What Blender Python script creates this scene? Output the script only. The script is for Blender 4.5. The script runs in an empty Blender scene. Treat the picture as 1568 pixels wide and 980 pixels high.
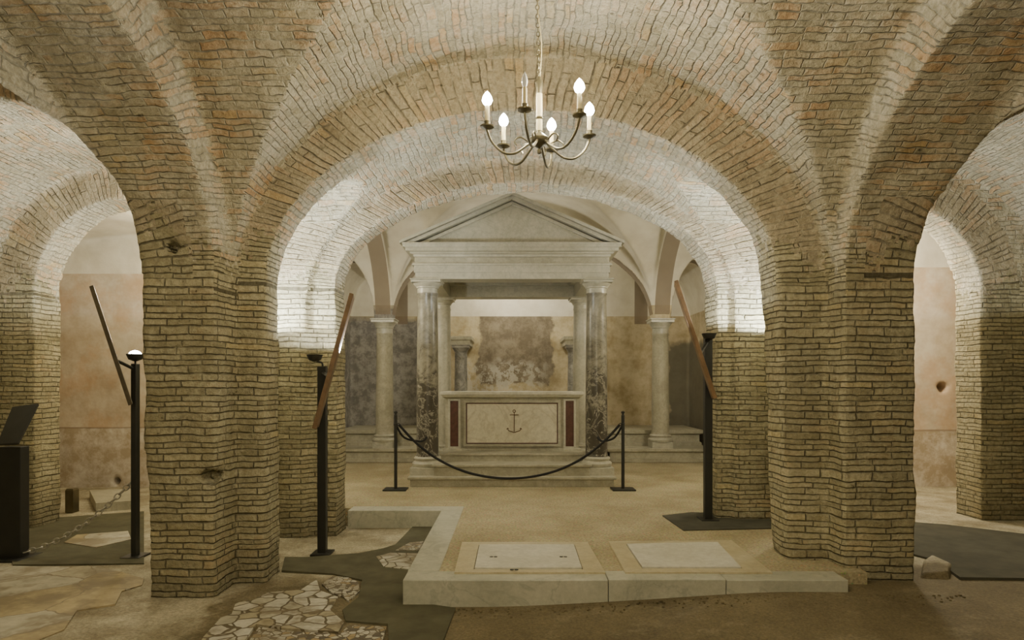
import bpy, math, random
import numpy as np
from mathutils import Vector, Matrix
random.seed(4); rng=np.random.default_rng(7)
CAMH=1.45
def gp(u,v,z=0.0):
    y=(CAMH-z)*1000.0/(v-600.0); return ((u-800.0)*y/1000.0,y)

# ------------------------------------------------------------ node helpers
def newmat(name):
    m=bpy.data.materials.new(name); m.use_nodes=True
    nt=m.node_tree; nt.nodes.clear()
    out=nt.nodes.new('ShaderNodeOutputMaterial'); b=nt.nodes.new('ShaderNodeBsdfPrincipled')
    nt.links.new(b.outputs[0],out.inputs[0]); return m,nt,b
def setin(nt,sock,val):
    if isinstance(val,bpy.types.NodeSocket): nt.links.new(val,sock)
    else:
        if hasattr(sock.default_value,'__len__') and not isinstance(val,(int,float)):
            v=list(val)
            if len(sock.default_value)==4 and len(v)==3: v=v+[1]
            sock.default_value=v
        else: sock.default_value=val
def mth(nt,op,a,b=0.0,c=None,clamp=False):
    n=nt.nodes.new('ShaderNodeMath'); n.operation=op; n.use_clamp=clamp
    setin(nt,n.inputs[0],a); setin(nt,n.inputs[1],b)
    if c is not None: setin(nt,n.inputs[2],c)
    return n.outputs[0]
def vm(nt,op,a,b):
    n=nt.nodes.new('ShaderNodeVectorMath'); n.operation=op
    setin(nt,n.inputs[0],a)
    if op=='SCALE': setin(nt,n.inputs['Scale'],b)
    else: setin(nt,n.inputs[1],b)
    return n.outputs[0]
def mix(nt,f,a,b,mode='MIX'):
    n=nt.nodes.new('ShaderNodeMix'); n.data_type='RGBA'; n.blend_type=mode
    setin(nt,n.inputs[0],f); setin(nt,n.inputs[6],a); setin(nt,n.inputs[7],b); return n.outputs[2]
def noise(nt,vec,scale,detail=4,rough=0.6,dist=0.0,col=False):
    n=nt.nodes.new('ShaderNodeTexNoise'); setin(nt,n.inputs['Vector'],vec)
    n.inputs['Scale'].default_value=scale; n.inputs['Detail'].default_value=min(detail,4)
    n.inputs['Roughness'].default_value=rough; n.inputs['Distortion'].default_value=dist
    return n.outputs['Color' if col else 'Fac']
def ramp(nt,f,stops):
    n=nt.nodes.new('ShaderNodeValToRGB'); cr=n.color_ramp
    while len(cr.elements)<len(stops): cr.elements.new(0.5)
    for e,(p,c) in zip(cr.elements,stops):
        e.position=p; e.color=(c,c,c,1) if isinstance(c,(int,float)) else (*c,1)
    setin(nt,n.inputs[0],f); return n.outputs[0]
def pos(nt): return nt.nodes.new('ShaderNodeNewGeometry').outputs['Position']
def bump(nt,h,strength,dist,prev=None):
    n=nt.nodes.new('ShaderNodeBump'); n.inputs['Strength'].default_value=strength
    n.inputs['Distance'].default_value=dist; setin(nt,n.inputs['Height'],h)
    if prev is not None: nt.links.new(prev,n.inputs['Normal'])
    return n.outputs[0]
def sep(nt,v):
    n=nt.nodes.new('ShaderNodeSeparateXYZ'); setin(nt,n.inputs[0],v); return n.outputs

# ------------------------------------------------------------ materials
def brick_mat(name,c1,c2,mortar,wash,washamt,orange,orangeamt,bstr=0.9,bw=0.23,rh=0.05,warp=1.0,cover=0.0,orth=0.5,jd=0.3,jlo=0.38,fineb=1.6):
    m,nt,b=newmat(name); P=pos(nt)
    uv=nt.nodes.new('ShaderNodeUVMap').outputs[0]
    d=vm(nt,'SUBTRACT',noise(nt,P,2.2,2,col=True),(0.5,0.5,0.5)); d=vm(nt,'SCALE',d,0.07*warp)
    d2=vm(nt,'SUBTRACT',noise(nt,P,13.0,3,0.6,col=True),(0.5,0.5,0.5)); d2=vm(nt,'SCALE',d2,0.028*warp)
    v=vm(nt,'ADD',vm(nt,'ADD',uv,d),d2)
    s=sep(nt,v)
    w1=mth(nt,'MULTIPLY',mth(nt,'SINE',mth(nt,'MULTIPLY',s[1],19.0)),0.009)
    w2=mth(nt,'MULTIPLY',mth(nt,'SINE',mth(nt,'MULTIPLY',s[1],43.0)),0.005)
    cb=nt.nodes.new('ShaderNodeCombineXYZ'); nt.links.new(s[0],cb.inputs[0])
    nt.links.new(mth(nt,'ADD',s[1],mth(nt,'ADD',w1,w2)),cb.inputs[1]); v=cb.outputs[0]
    br=nt.nodes.new('ShaderNodeTexBrick'); nt.links.new(v,br.inputs['Vector'])
    br.offset=0.43; br.inputs['Scale'].default_value=1.0; br.squash=0.8; br.squash_frequency=3
    br.inputs['Brick Width'].default_value=bw; br.inputs['Row Height'].default_value=rh
    br.inputs['Mortar Size'].default_value=0.007; br.inputs['Mortar Smooth'].default_value=1.0
    br.inputs['Bias'].default_value=0.0
    br.inputs['Color1'].default_value=(0,0,0,1); br.inputs['Color2'].default_value=(1,1,1,1); br.inputs['Mortar'].default_value=(0.5,0.5,0.5,1)
    rnd=br.outputs[0]
    col=mix(nt,rnd,c1,c2)
    col=mix(nt,mth(nt,'MULTIPLY',br.outputs['Fac'],0.8),col,mortar)
    big=noise(nt,P,1.3,4,0.7)
    om=mth(nt,'MULTIPLY',ramp(nt,big,[(orth-0.04,0.0),(orth+0.07,1.0)]),ramp(nt,rnd,[(0.40,0.0),(0.7,1.0)]))
    spk=ramp(nt,noise(nt,vm(nt,'ADD',P,(9,2,6)),6.0,4,0.7),[(0.56,0.0),(0.64,0.7)])
    om=mth(nt,'MAXIMUM',om,mth(nt,'MULTIPLY',spk,ramp(nt,rnd,[(0.5,0.0),(0.7,1.0)])))
    om=mth(nt,'MULTIPLY',mth(nt,'MULTIPLY',om,orangeamt),mth(nt,'SUBTRACT',1.0,br.outputs['Fac']))
    col=mix(nt,om,col,orange)
    yb=mth(nt,'MULTIPLY',ramp(nt,rnd,[(0.93,0.0),(0.96,1.0)]),0.4)
    col=mix(nt,yb,col,(0.55,0.43,0.19))
    wn=noise(nt,vm(nt,'ADD',P,(5,3,1)),2.6,4,0.75)
    fine=noise(nt,P,30.0,4,0.75)
    wm=mth(nt,'MULTIPLY',ramp(nt,wn,[(0.36,0.0),(0.6,1.0)]),washamt)
    wm=mth(nt,'MULTIPLY',wm,ramp(nt,fine,[(0.35,0.35),(0.6,1.0)]))
    col=mix(nt,wm,col,wash)
    gr=ramp(nt,fine,[(0.3,0.72),(0.7,1.20)])
    col=mix(nt,1.0,col,gr,'MULTIPLY')
    st=ramp(nt,noise(nt,vm(nt,'ADD',P,(1,7,2)),0.9,4,0.6),[(0.3,0.78),(0.7,1.12)])
    col=mix(nt,1.0,col,st,'MULTIPLY')
    pn=noise(nt,P,15.0,3,0.65)
    pit=ramp(nt,pn,[(0.25,0.5),(0.32,1.0)])
    col=mix(nt,1.0,col,pit,'MULTIPLY')
    jm=ramp(nt,noise(nt,vm(nt,'ADD',P,(2,8,4)),7.0,3,0.6),[(jlo,0.15),(jlo+0.25,1.0)])
    jv=mth(nt,'MULTIPLY',br.outputs['Fac'],jm)
    col=mix(nt,mth(nt,'MULTIPLY',jv,jd),col,(0.11,0.09,0.05))
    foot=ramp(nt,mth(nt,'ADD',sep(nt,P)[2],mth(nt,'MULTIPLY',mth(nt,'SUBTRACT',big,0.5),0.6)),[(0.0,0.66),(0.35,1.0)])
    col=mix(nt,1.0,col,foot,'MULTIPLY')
    nt.links.new(col,b.inputs['Base Color']); b.inputs['Roughness'].default_value=0.95
    b.inputs['Specular IOR Level'].default_value=0.12
    h=mth(nt,'MULTIPLY',mth(nt,'SUBTRACT',1.0,jv),1.4-cover*0.9)
    h=mth(nt,'ADD',h,mth(nt,'MULTIPLY',rnd,0.6*(1-cover*0.5)))
    h=mth(nt,'ADD',h,mth(nt,'MULTIPLY',fine,fineb))
    h=mth(nt,'ADD',h,mth(nt,'MULTIPLY',pit,0.6))
    nt.links.new(bump(nt,h,bstr,0.017),b.inputs['Normal'])
    return m
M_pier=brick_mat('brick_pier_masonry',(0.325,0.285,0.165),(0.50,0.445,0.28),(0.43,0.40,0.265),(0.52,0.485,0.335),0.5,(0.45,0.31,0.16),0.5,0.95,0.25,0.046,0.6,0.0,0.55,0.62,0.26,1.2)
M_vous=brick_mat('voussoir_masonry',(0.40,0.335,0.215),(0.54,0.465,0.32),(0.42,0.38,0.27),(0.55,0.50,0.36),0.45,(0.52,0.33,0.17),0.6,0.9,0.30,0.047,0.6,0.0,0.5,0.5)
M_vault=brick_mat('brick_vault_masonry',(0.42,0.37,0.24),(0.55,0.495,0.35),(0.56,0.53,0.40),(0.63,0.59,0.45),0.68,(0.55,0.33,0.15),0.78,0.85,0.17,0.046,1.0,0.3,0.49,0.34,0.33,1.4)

def boxmask(nt,sx,sz,xc,xw,zc,zw,soft=0.12):
    a=mth(nt,'DIVIDE',mth(nt,'ABSOLUTE',mth(nt,'SUBTRACT',sx,xc)),xw)
    c=mth(nt,'DIVIDE',mth(nt,'ABSOLUTE',mth(nt,'SUBTRACT',sz,zc)),zw)
    m=mth(nt,'MAXIMUM',a,c)
    return mth(nt,'DIVIDE',mth(nt,'SUBTRACT',1.0,m),soft,clamp=True)
def plaster_mat():
    m,nt,b=newmat('lime_plaster'); P=pos(nt)
    d=vm(nt,'SCALE',vm(nt,'SUBTRACT',noise(nt,P,1.8,4,0.65,col=True),(0.5,0.5,0.5)),0.5)
    Q=vm(nt,'ADD',P,d); q=sep(nt,Q); p=sep(nt,P)
    base=mix(nt,ramp(nt,noise(nt,P,2.5,4,0.6),[(0.35,0.0),(0.65,1.0)]),(0.64,0.59,0.46),(0.75,0.71,0.58))
    low=mth(nt,'GREATER_THAN',2.75,p[2])
    ochre=mix(nt,ramp(nt,noise(nt,P,3.5,4,0.7),[(0.36,0.0),(0.6,1.0)]),(0.40,0.32,0.18),(0.58,0.50,0.33))
    isc=mth(nt,'MULTIPLY',mth(nt,'GREATER_THAN',p[1],9.3),low)
    col=mix(nt,isc,base,ochre)
    back=isc
    f=mix(nt,ramp(nt,noise(nt,P,6,4,0.78),[(0.42,0.0),(0.6,1.0)]),(0.16,0.155,0.15),(0.33,0.32,0.29))
    col=mix(nt,mth(nt,'MULTIPLY',mth(nt,'MULTIPLY',boxmask(nt,q[0],q[2],-2.5,1.1,1.6,1.2),back),0.9),col,f)
    dk=mix(nt,ramp(nt,noise(nt,P,5,4,0.75),[(0.4,0.0),(0.62,1.0)]),(0.15,0.12,0.08),(0.28,0.24,0.17))
    col=mix(nt,mth(nt,'MULTIPLY',mth(nt,'MULTIPLY',boxmask(nt,q[0],q[2],0.05,0.72,2.35,0.95,0.06),back),0.92),col,dk)
    sp=ramp(nt,noise(nt,P,7.5,4,0.75),[(0.47,0.0),(0.54,0.75)])
    col=mix(nt,mth(nt,'MULTIPLY',mth(nt,'MULTIPLY',boxmask(nt,q[0],q[2],-0.25,1.0,1.45,0.5,0.3),back),sp),col,(0.55,0.52,0.43))
    col=mix(nt,mth(nt,'MULTIPLY',mth(nt,'MULTIPLY',boxmask(nt,q[0],q[2],3.45,0.5,1.3,1.0),back),0.85),col,(0.115,0.11,0.08))
    ais=mth(nt,'MULTIPLY',mth(nt,'GREATER_THAN',mth(nt,'ABSOLUTE',p[0]),3.45),mth(nt,'LESS_THAN',p[2],3.0))
    pk=mix(nt,ramp(nt,noise(nt,P,1.7,4,0.75),[(0.36,0.0),(0.62,1.0)]),(0.47,0.37,0.25),(0.64,0.565,0.44))
    pk=mix(nt,mth(nt,'MULTIPLY',ramp(nt,noise(nt,vm(nt,'ADD',P,(3,3,3)),1.5,4,0.7),[(0.48,0.0),(0.60,1.0)]),0.5),pk,(0.52,0.33,0.18))
    dado=mix(nt,ramp(nt,noise(nt,P,3,4,0.75),[(0.4,0.0),(0.6,1.0)]),(0.43,0.35,0.24),(0.66,0.61,0.52))
    pk=mix(nt,mth(nt,'LESS_THAN',mth(nt,'ADD',p[2],mth(nt,'MULTIPLY',q[2],0.03)),0.86),pk,dado)
    ln=mth(nt,'LESS_THAN',mth(nt,'ABSOLUTE',mth(nt,'SUBTRACT',mth(nt,'ADD',p[2],mth(nt,'MULTIPLY',q[2],0.03)),0.86)),0.012)
    pk=mix(nt,mth(nt,'MULTIPLY',ln,0.5),pk,(0.20,0.13,0.08))
    col=mix(nt,ais,col,pk)
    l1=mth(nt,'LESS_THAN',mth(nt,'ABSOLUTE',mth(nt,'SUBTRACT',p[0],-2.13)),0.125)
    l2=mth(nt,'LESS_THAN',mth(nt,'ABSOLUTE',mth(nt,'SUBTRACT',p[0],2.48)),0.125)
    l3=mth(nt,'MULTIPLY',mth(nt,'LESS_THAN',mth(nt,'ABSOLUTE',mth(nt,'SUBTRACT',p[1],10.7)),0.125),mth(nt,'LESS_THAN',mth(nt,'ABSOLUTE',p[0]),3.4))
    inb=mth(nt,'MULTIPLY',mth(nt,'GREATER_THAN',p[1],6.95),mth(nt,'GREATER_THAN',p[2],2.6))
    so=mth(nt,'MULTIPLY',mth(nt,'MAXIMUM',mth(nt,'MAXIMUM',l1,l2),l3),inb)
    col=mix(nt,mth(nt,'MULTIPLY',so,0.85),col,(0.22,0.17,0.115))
    st=ramp(nt,noise(nt,P,0.9,4,0.6),[(0.3,0.85),(0.7,1.08)]); col=mix(nt,1.0,col,st,'MULTIPLY')
    nt.links.new(col,b.inputs['Base Color']); b.inputs['Roughness'].default_value=0.9
    nt.links.new(bump(nt,noise(nt,P,14,4,0.7),0.4,0.008),b.inputs['Normal']); return m
M_plaster=plaster_mat()

def marble(name,c1,c2,vein,scale=3.0,veinamt=0.5,rough=0.35,vw=0.04):
    m,nt,b=newmat(name); P=nt.nodes.new('ShaderNodeTexCoord').outputs['Object']
    n=noise(nt,P,scale,4,0.65,0.6)
    col=mix(nt,ramp(nt,n,[(0.35,0.0),(0.65,1.0)]),c1,c2)
    n2=noise(nt,vm(nt,'ADD',P,(3,1,4)),scale*0.9,4,0.6,1.6)
    a=mth(nt,'ABSOLUTE',mth(nt,'SUBTRACT',n2,0.5))
    vv=mth(nt,'MULTIPLY',ramp(nt,a,[(0.0,1.0),(vw,0.0)]),veinamt)
    col=mix(nt,vv,col,vein)
    col=mix(nt,1.0,col,ramp(nt,noise(nt,P,22,4,0.75),[(0.3,0.85),(0.65,1.06)]),'MULTIPLY')
    nt.links.new(col,b.inputs['Base Color']); b.inputs['Roughness'].default_value=rough
    nt.links.new(bump(nt,noise(nt,P,40,3,0.6),0.15,0.004),b.inputs['Normal'])
    return m
M_marb=marble('white_marble',(0.41,0.395,0.30),(0.51,0.49,0.385),(0.30,0.29,0.23),3,0.3)
M_slab=marble('pale_slab_marble',(0.57,0.55,0.44),(0.67,0.65,0.54),(0.45,0.42,0.32),3,0.25,0.5)
M_marb_old=marble('weathered_marble',(0.35,0.33,0.235),(0.47,0.445,0.335),(0.25,0.23,0.165),4,0.35,0.5)
M_curb=marble('curb_marble',(0.42,0.42,0.325),(0.54,0.53,0.42),(0.27,0.28,0.22),2.0,0.45,0.4,0.03)
M_col=marble('variegated_marble',(0.20,0.19,0.165),(0.34,0.325,0.275),(0.10,0.095,0.08),5,0.6,0.3,0.06)
def breccia():
    m,nt,b=newmat('breccia_marble'); P=nt.nodes.new('ShaderNodeTexCoord').outputs['Object']; p=sep(nt,P)
    d=vm(nt,'ADD',P,vm(nt,'SCALE',noise(nt,P,9,4,0.7,col=True),0.22))
    vo=nt.nodes.new('ShaderNodeTexVoronoi'); setin(nt,vo.inputs['Vector'],d); vo.inputs['Scale'].default_value=11
    n=noise(nt,P,4,4,0.75,0.8)
    up=mix(nt,ramp(nt,n,[(0.38,0.0),(0.62,1.0)]),(0.14,0.128,0.09),(0.32,0.30,0.225))
    a=mth(nt,'ABSOLUTE',mth(nt,'SUBTRACT',noise(nt,vm(nt,'ADD',P,(2,2,2)),5,4,0.7,1.0),0.5))
    dk=mix(nt,mth(nt,'MULTIPLY',ramp(nt,a,[(0.0,0.8),(0.04,0.0)]),0.8),(0.070,0.062,0.045),(0.48,0.45,0.36))
    dk=mix(nt,mth(nt,'MULTIPLY',mth(nt,'LESS_THAN',vo.outputs['Distance'],0.16),0.75),dk,(0.46,0.43,0.35))
    z=mth(nt,'ADD',p[2],mth(nt,'MULTIPLY',mth(nt,'SUBTRACT',n,0.5),4.0))
    col=mix(nt,mth(nt,'MULTIPLY',ramp(nt,mth(nt,'MULTIPLY',z,0.4),[(0.46,0.0),(0.74,1.0)]),0.9),dk,up)
    nt.links.new(col,b.inputs['Base Color']); b.inputs['Roughness'].default_value=0.3; return m
M_brec=breccia()
def simple(name,c,rough=0.5,metal=0.0,var=0.15,sc=8,bmp=0.1):
    m,nt,b=newmat(name); P=nt.nodes.new('ShaderNodeTexCoord').outputs['Object']
    f=ramp(nt,noise(nt,P,sc,4,0.6),[(0.3,1-var),(0.7,1+var)])
    nt.links.new(mix(nt,1.0,(*c,1),f,'MULTIPLY'),b.inputs['Base Color'])
    b.inputs['Roughness'].default_value=rough; b.inputs['Metallic'].default_value=metal
    nt.links.new(bump(nt,noise(nt,P,sc*5,3,0.6),bmp,0.004),b.inputs['Normal']); return m
M_black=simple('black_powdercoat',(0.022,0.022,0.018),0.45)
M_wood=simple('panel_wood',(0.17,0.10,0.045),0.45,0,0.3,12)
M_wood2=simple('panel_dark',(0.10,0.08,0.05),0.35,0,0.3,12)
M_por=simple('porphyry',(0.095,0.040,0.026),0.3,0,0.3,20)
M_iron=simple('aged_brass',(0.17,0.15,0.09),0.4,0.7)
M_rope=simple('black_rope',(0.012,0.012,0.012),0.8,0,0.2,60,0.6)
M_steel=simple('chain_steel',(0.50,0.48,0.42),0.35,0.6)
M_candle=simple('candle_ivory',(0.70,0.60,0.33),0.5,0,0.05)
M_mat=simple('olive_carpet',(0.098,0.092,0.052),0.98,0,0.25,5,0.4)
M_mat2=simple('dark_carpet',(0.068,0.065,0.043),0.98,0,0.25,5,0.4)
M_yel=marble('giallo_marble',(0.48,0.42,0.25),(0.58,0.52,0.35),(0.42,0.33,0.17),5,0.3)
M_gold=simple('engraved_bronze',(0.14,0.08,0.04),0.4,0.3)
def emis(name,c,s):
    m,nt,b=newmat(name); b.inputs['Base Color'].default_value=(*c,1)
    b.inputs['Emission Color'].default_value=(*c,1); b.inputs['Emission Strength'].default_value=s; return m
M_bulb=emis('lit_bulb',(1.0,0.93,0.76),60.0)
M_bulb0=simple('unlit_bulb',(0.75,0.75,0.70),0.2,0,0.02)
M_lens=emis('lamp_lens',(1.0,0.97,0.88),30.0)

def ground_mat():
    m,nt,b=newmat('earth_floor'); P=pos(nt); p=sep(nt,P)
    e=mix(nt,ramp(nt,noise(nt,P,1.8,4,0.72),[(0.35,0.0),(0.65,1.0)]),(0.118,0.093,0.045),(0.185,0.150,0.080))
    g=mix(nt,ramp(nt,noise(nt,P,2.0,4,0.7),[(0.35,0.0),(0.62,1.0)]),(0.22,0.185,0.11),(0.45,0.41,0.29))
    d=mth(nt,'MULTIPLY',mth(nt,'SUBTRACT',noise(nt,P,1.5,4,0.65),0.5),1.8)
    sx=mth(nt,'ADD',p[0],d)
    left=ramp(nt,mth(nt,'MULTIPLY',sx,-0.5),[(0.88,0.0),(0.98,1.0)])
    far=ramp(nt,mth(nt,'SUBTRACT',mth(nt,'ADD',p[1],mth(nt,'MULTIPLY',d,0.5)),4.0),[(0.6,0.0),(0.85,1.0)])
    f=mth(nt,'MAXIMUM',left,far)
    col=mix(nt,f,e,g)
    crust=mth(nt,'MULTIPLY',ramp(nt,noise(nt,vm(nt,'ADD',P,(4,4,4)),3.2,4,0.75),[(0.53,0.0),(0.63,1.0)]),0.4)
    col=mix(nt,crust,col,(0.27,0.235,0.145))
    peb=ramp(nt,noise(nt,P,60,4,0.7),[(0.3,0.65),(0.72,1.45)]); col=mix(nt,1.0,col,peb,'MULTIPLY')
    nt.links.new(col,b.inputs['Base Color']); b.inputs['Roughness'].default_value=0.8
    h=mth(nt,'ADD',noise(nt,P,9,4,0.7),mth(nt,'MULTIPLY',noise(nt,P,60,3,0.6),0.4))
    nt.links.new(bump(nt,h,0.7,0.02),b.inputs['Normal']); return m
M_ground=ground_mat()
def coccio():
    m,nt,b=newmat('beaten_lime_floor'); P=pos(nt)
    col=mix(nt,ramp(nt,noise(nt,P,1.6,4,0.65),[(0.35,0.0),(0.65,1.0)]),(0.33,0.275,0.155),(0.46,0.40,0.25))
    vo=nt.nodes.new('ShaderNodeTexVoronoi'); setin(nt,vo.inputs['Vector'],P); vo.inputs['Scale'].default_value=38
    col=mix(nt,mth(nt,'MULTIPLY',mth(nt,'LESS_THAN',vo.outputs['Distance'],0.28),0.45),col,vo.outputs['Color'],'OVERLAY')
    sp=ramp(nt,noise(nt,P,48,3,0.6),[(0.3,0.58),(0.6,1.1)]); col=mix(nt,1.0,col,sp,'MULTIPLY')
    nt.links.new(col,b.inputs['Base Color']); b.inputs['Roughness'].default_value=0.75
    nt.links.new(bump(nt,noise(nt,P,40,4,0.6),0.35,0.006),b.inputs['Normal']); return m
M_coc=coccio()
def mosaic(name,scale,gap,cols,gapcol=(0.13,0.105,0.06),bd=0.8):
    m,nt,b=newmat(name); P=pos(nt)
    P=vm(nt,'ADD',P,vm(nt,'SCALE',noise(nt,P,4.0,3,col=True),0.12/ max(scale/6.5,1)))
    vo=nt.nodes.new('ShaderNodeTexVoronoi'); setin(nt,vo.inputs['Vector'],P); vo.inputs['Scale'].default_value=scale; vo.inputs['Randomness'].default_value=0.9
    ve=nt.nodes.new('ShaderNodeTexVoronoi'); ve.feature='DISTANCE_TO_EDGE'; setin(nt,ve.inputs['Vector'],P); ve.inputs['Scale'].default_value=scale; ve.inputs['Randomness'].default_value=0.9
    r=sep(nt,vo.outputs['Color'])[0]
    n=nt.nodes.new('ShaderNodeValToRGB'); n.color_ramp.interpolation='CONSTANT'
    while len(n.color_ramp.elements)<len(cols): n.color_ramp.elements.new(0.5)
    for i,c in enumerate(cols):
        n.color_ramp.elements[i].position=i/len(cols); n.color_ramp.elements[i].color=(*c,1)
    nt.links.new(r,n.inputs[0])
    v=ramp(nt,noise(nt,P,9,4,0.7),[(0.3,0.72),(0.7,1.1)])
    col=mix(nt,1.0,n.outputs[0],v,'MULTIPLY')
    g=mth(nt,'LESS_THAN',ve.outputs['Distance'],gap); col=mix(nt,g,col,gapcol)
    dirt=ramp(nt,noise(nt,vm(nt,'ADD',P,(7,7,0)),2.6,4,0.75),[(0.46,0.0),(0.60,0.8)])
    col=mix(nt,dirt,col,(0.21,0.17,0.10))
    nt.links.new(col,b.inputs['Base Color']); b.inputs['Roughness'].default_value=0.6
    nt.links.new(bump(nt,mth(nt,'MINIMUM',ve.outputs['Distance'],gap*1.5),bd,0.04),b.inputs['Normal']); return m
M_mos=mosaic('marble_mosaic',8.5,0.05,[(0.57,0.55,0.45),(0.47,0.44,0.33),(0.61,0.59,0.49),(0.42,0.37,0.24),(0.59,0.56,0.46)])
M_tess=mosaic('tesserae_mosaic',26,0.06,[(0.54,0.52,0.42),(0.13,0.11,0.08),(0.56,0.54,0.45),(0.40,0.31,0.16),(0.54,0.51,0.41)])
M_pave=mosaic('stone_paving',2.0,0.010,[(0.47,0.44,0.33),(0.42,0.38,0.26),(0.50,0.47,0.36),(0.43,0.35,0.19),(0.43,0.40,0.29)],(0.23,0.19,0.12),0.3)

# ------------------------------------------------------------ mesh helpers
def link(ob,parent=None):
    bpy.context.scene.collection.objects.link(ob)
    if parent: ob.parent=parent
    return ob
def mk(name,verts,faces,mat,parent=None,smooth=False,mats=None,midx=None):
    me=bpy.data.meshes.new(name); me.from_pydata([tuple(v) for v in verts],[],faces); me.update()
    for mm in (mats or [mat]): me.materials.append(mm)
    if midx: me.polygons.foreach_set('material_index',midx)
    if smooth: me.polygons.foreach_set('use_smooth',[True]*len(me.polygons))
    return link(bpy.data.objects.new(name,me),parent)
def empty(name,loc=(0,0,0)):
    o=bpy.data.objects.new(name,None); o.empty_display_size=0.1; link(o); return o
class G:
    def __init__(s): s.v=[];s.f=[]
    def add(s,v,f):
        o=len(s.v); s.v+= [tuple(q) for q in v]; s.f+=[tuple(i+o for i in k) for k in f]; return s
    def box(s,x0,x1,y0,y1,z0,z1):
        return s.add([(x0,y0,z0),(x1,y0,z0),(x1,y1,z0),(x0,y1,z0),(x0,y0,z1),(x1,y0,z1),(x1,y1,z1),(x0,y1,z1)],
          [(0,3,2,1),(4,5,6,7),(0,1,5,4),(1,2,6,5),(2,3,7,6),(3,0,4,7)])
    def mold(s,x0,x1,y0,y1,prof):
        v=[];f=[]
        for o,z in prof: v+=[(x0-o,y0-o,z),(x1+o,y0-o,z),(x1+o,y1+o,z),(x0-o,y1+o,z)]
        n=len(prof)
        for i in range(n-1):
            for k in range(4):
                a=i*4+k;b=i*4+(k+1)%4; f.append((a,b,b+4,a+4))
        f.append((3,2,1,0)); t=(n-1)*4; f.append((t,t+1,t+2,t+3))
        return s.add(v,f)
    def lathe(s,cx,cy,prof,seg=32,cap=True):
        v=[];f=[]
        for r,z in prof:
            for k in range(seg):
                a=2*math.pi*k/seg; v.append((cx+r*math.cos(a),cy+r*math.sin(a),z))
        for i in range(len(prof)-1):
            for k in range(seg):
                a=i*seg+k;b=i*seg+(k+1)%seg; f.append((a,b,b+seg,a+seg))
        if cap: f.append(tuple(range(seg-1,-1,-1))); t=(len(prof)-1)*seg; f.append(tuple(range(t,t+seg)))
        return s.add(v,f)
    def tube(s,pts,r,seg=8,sub=6):
        P=[Vector(p) for p in pts]; Q=[]
        if len(P)>2 and sub>1:
            for i in range(len(P)-1):
                p0=P[max(i-1,0)];p1=P[i];p2=P[i+1];p3=P[min(i+2,len(P)-1)]
                for k in range(sub):
                    t=k/sub; Q.append(0.5*((2*p1)+(p2-p0)*t+(2*p0-5*p1+4*p2-p3)*t*t+(3*p1-p0-3*p2+p3)*t**3))
            Q.append(P[-1])
        else: Q=P
        v=[];f=[]; up=None
        for i,q in enumerate(Q):
            t=(Q[min(i+1,len(Q)-1)]-Q[max(i-1,0)]).normalized()
            if up is None: up=Vector((0,0,1)) if abs(t.z)<0.9 else Vector((1,0,0))
            a=t.cross(up).normalized(); bb=a.cross(t).normalized(); up=bb
            rr=r(i/(len(Q)-1)) if callable(r) else r
            for k in range(seg):
                th=2*math.pi*k/seg; v.append(q+a*rr*math.cos(th)+bb*rr*math.sin(th))
        for i in range(len(Q)-1):
            for k in range(seg):
                a=i*seg+k;b=i*seg+(k+1)%seg; f.append((a,a+seg,b+seg,b))
        f.append(tuple(range(seg))); t=(len(Q)-1)*seg; f.append(tuple(range(t+seg-1,t-1,-1)))
        return s.add(v,f)
    def torus(s,c,R,r,M=None,seg=12,sg=6,sx=1.0):
        v=[];f=[]; c=Vector(c)
        for i in range(seg):
            a=2*math.pi*i/seg
            for k in range(sg):
                b=2*math.pi*k/sg; p=Vector(((R+r*math.cos(b))*math.cos(a)*sx,(R+r*math.cos(b))*math.sin(a),r*math.sin(b)))
                if M is not None: p=M@p
                v.append(c+p)
        for i in range(seg):
            for k in range(sg):
                a=i*sg+k;b=i*sg+(k+1)%sg;c2=((i+1)%seg)*sg+(k+1)%sg;d=((i+1)%seg)*sg+k
                f.append((a,d,c2,b))
        return s.add(v,f)
    def obj(s,name,mat,parent=None,smooth=False,bevel=0):
        o=mk(name,s.v,s.f,mat,parent,smooth)
        if smooth:
            try: o.data.set_sharp_from_angle(angle=math.radians(40))
            except Exception: pass
        if bevel:
            b=o.modifiers.new('bevel','BEVEL'); b.width=bevel; b.segments=2; b.limit_method='ANGLE'
        return o

# ------------------------------------------------------------ masonry mass by carving voids
VO=[]
cutters=[]
def prism(prof,axis,t0,t1):
    n=len(prof); v=[]
    for t in (t0,t1):
        for (p,z) in prof: v.append((p,t,z) if axis=='y' else (t,p,z))
    f=[tuple(range(n)),tuple(range(2*n-1,n-1,-1))]
    for i in range(n):
        j=(i+1)%n; f.append((j,i,i+n,j+n))
    me=bpy.data.meshes.new('cut'); me.from_pydata(v,[],f); me.update()
    import bmesh
    bm=bmesh.new(); bm.from_mesh(me); bmesh.ops.recalc_face_normals(bm,faces=bm.faces); bm.to_mesh(me); bm.free()
    o=bpy.data.objects.new('cut',me); link(o); cutters.append(o)
def barrel(axis,p0,p1,t0,t1,zs,za,in0=0,in1=0,zb=-0.4,seg=40,rec=True):
    c=(p0+p1)/2;a=(p1-p0)/2;b=za-zs
    prof=[(p0+in0,zb)]
    for i in range(seg+1):
        th=math.pi*(1-i/seg); prof.append((c+a*math.cos(th),zs+b*math.sin(th)))
    prof.append((p1-in1,zb)); prism(prof,axis,t0,t1)
    if rec: VO.append((axis,p0,p1,t0,t1,zs,za))
YF=4.67
barrel('y',-2.02,2.31,0.5,YF,2.10,3.84)
barrel('x',0.45,4.60,-2.02,2.31,2.15,3.82)
barrel('x',0.6,4.35,-2.70,-1.9,2.25,3.46)
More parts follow.
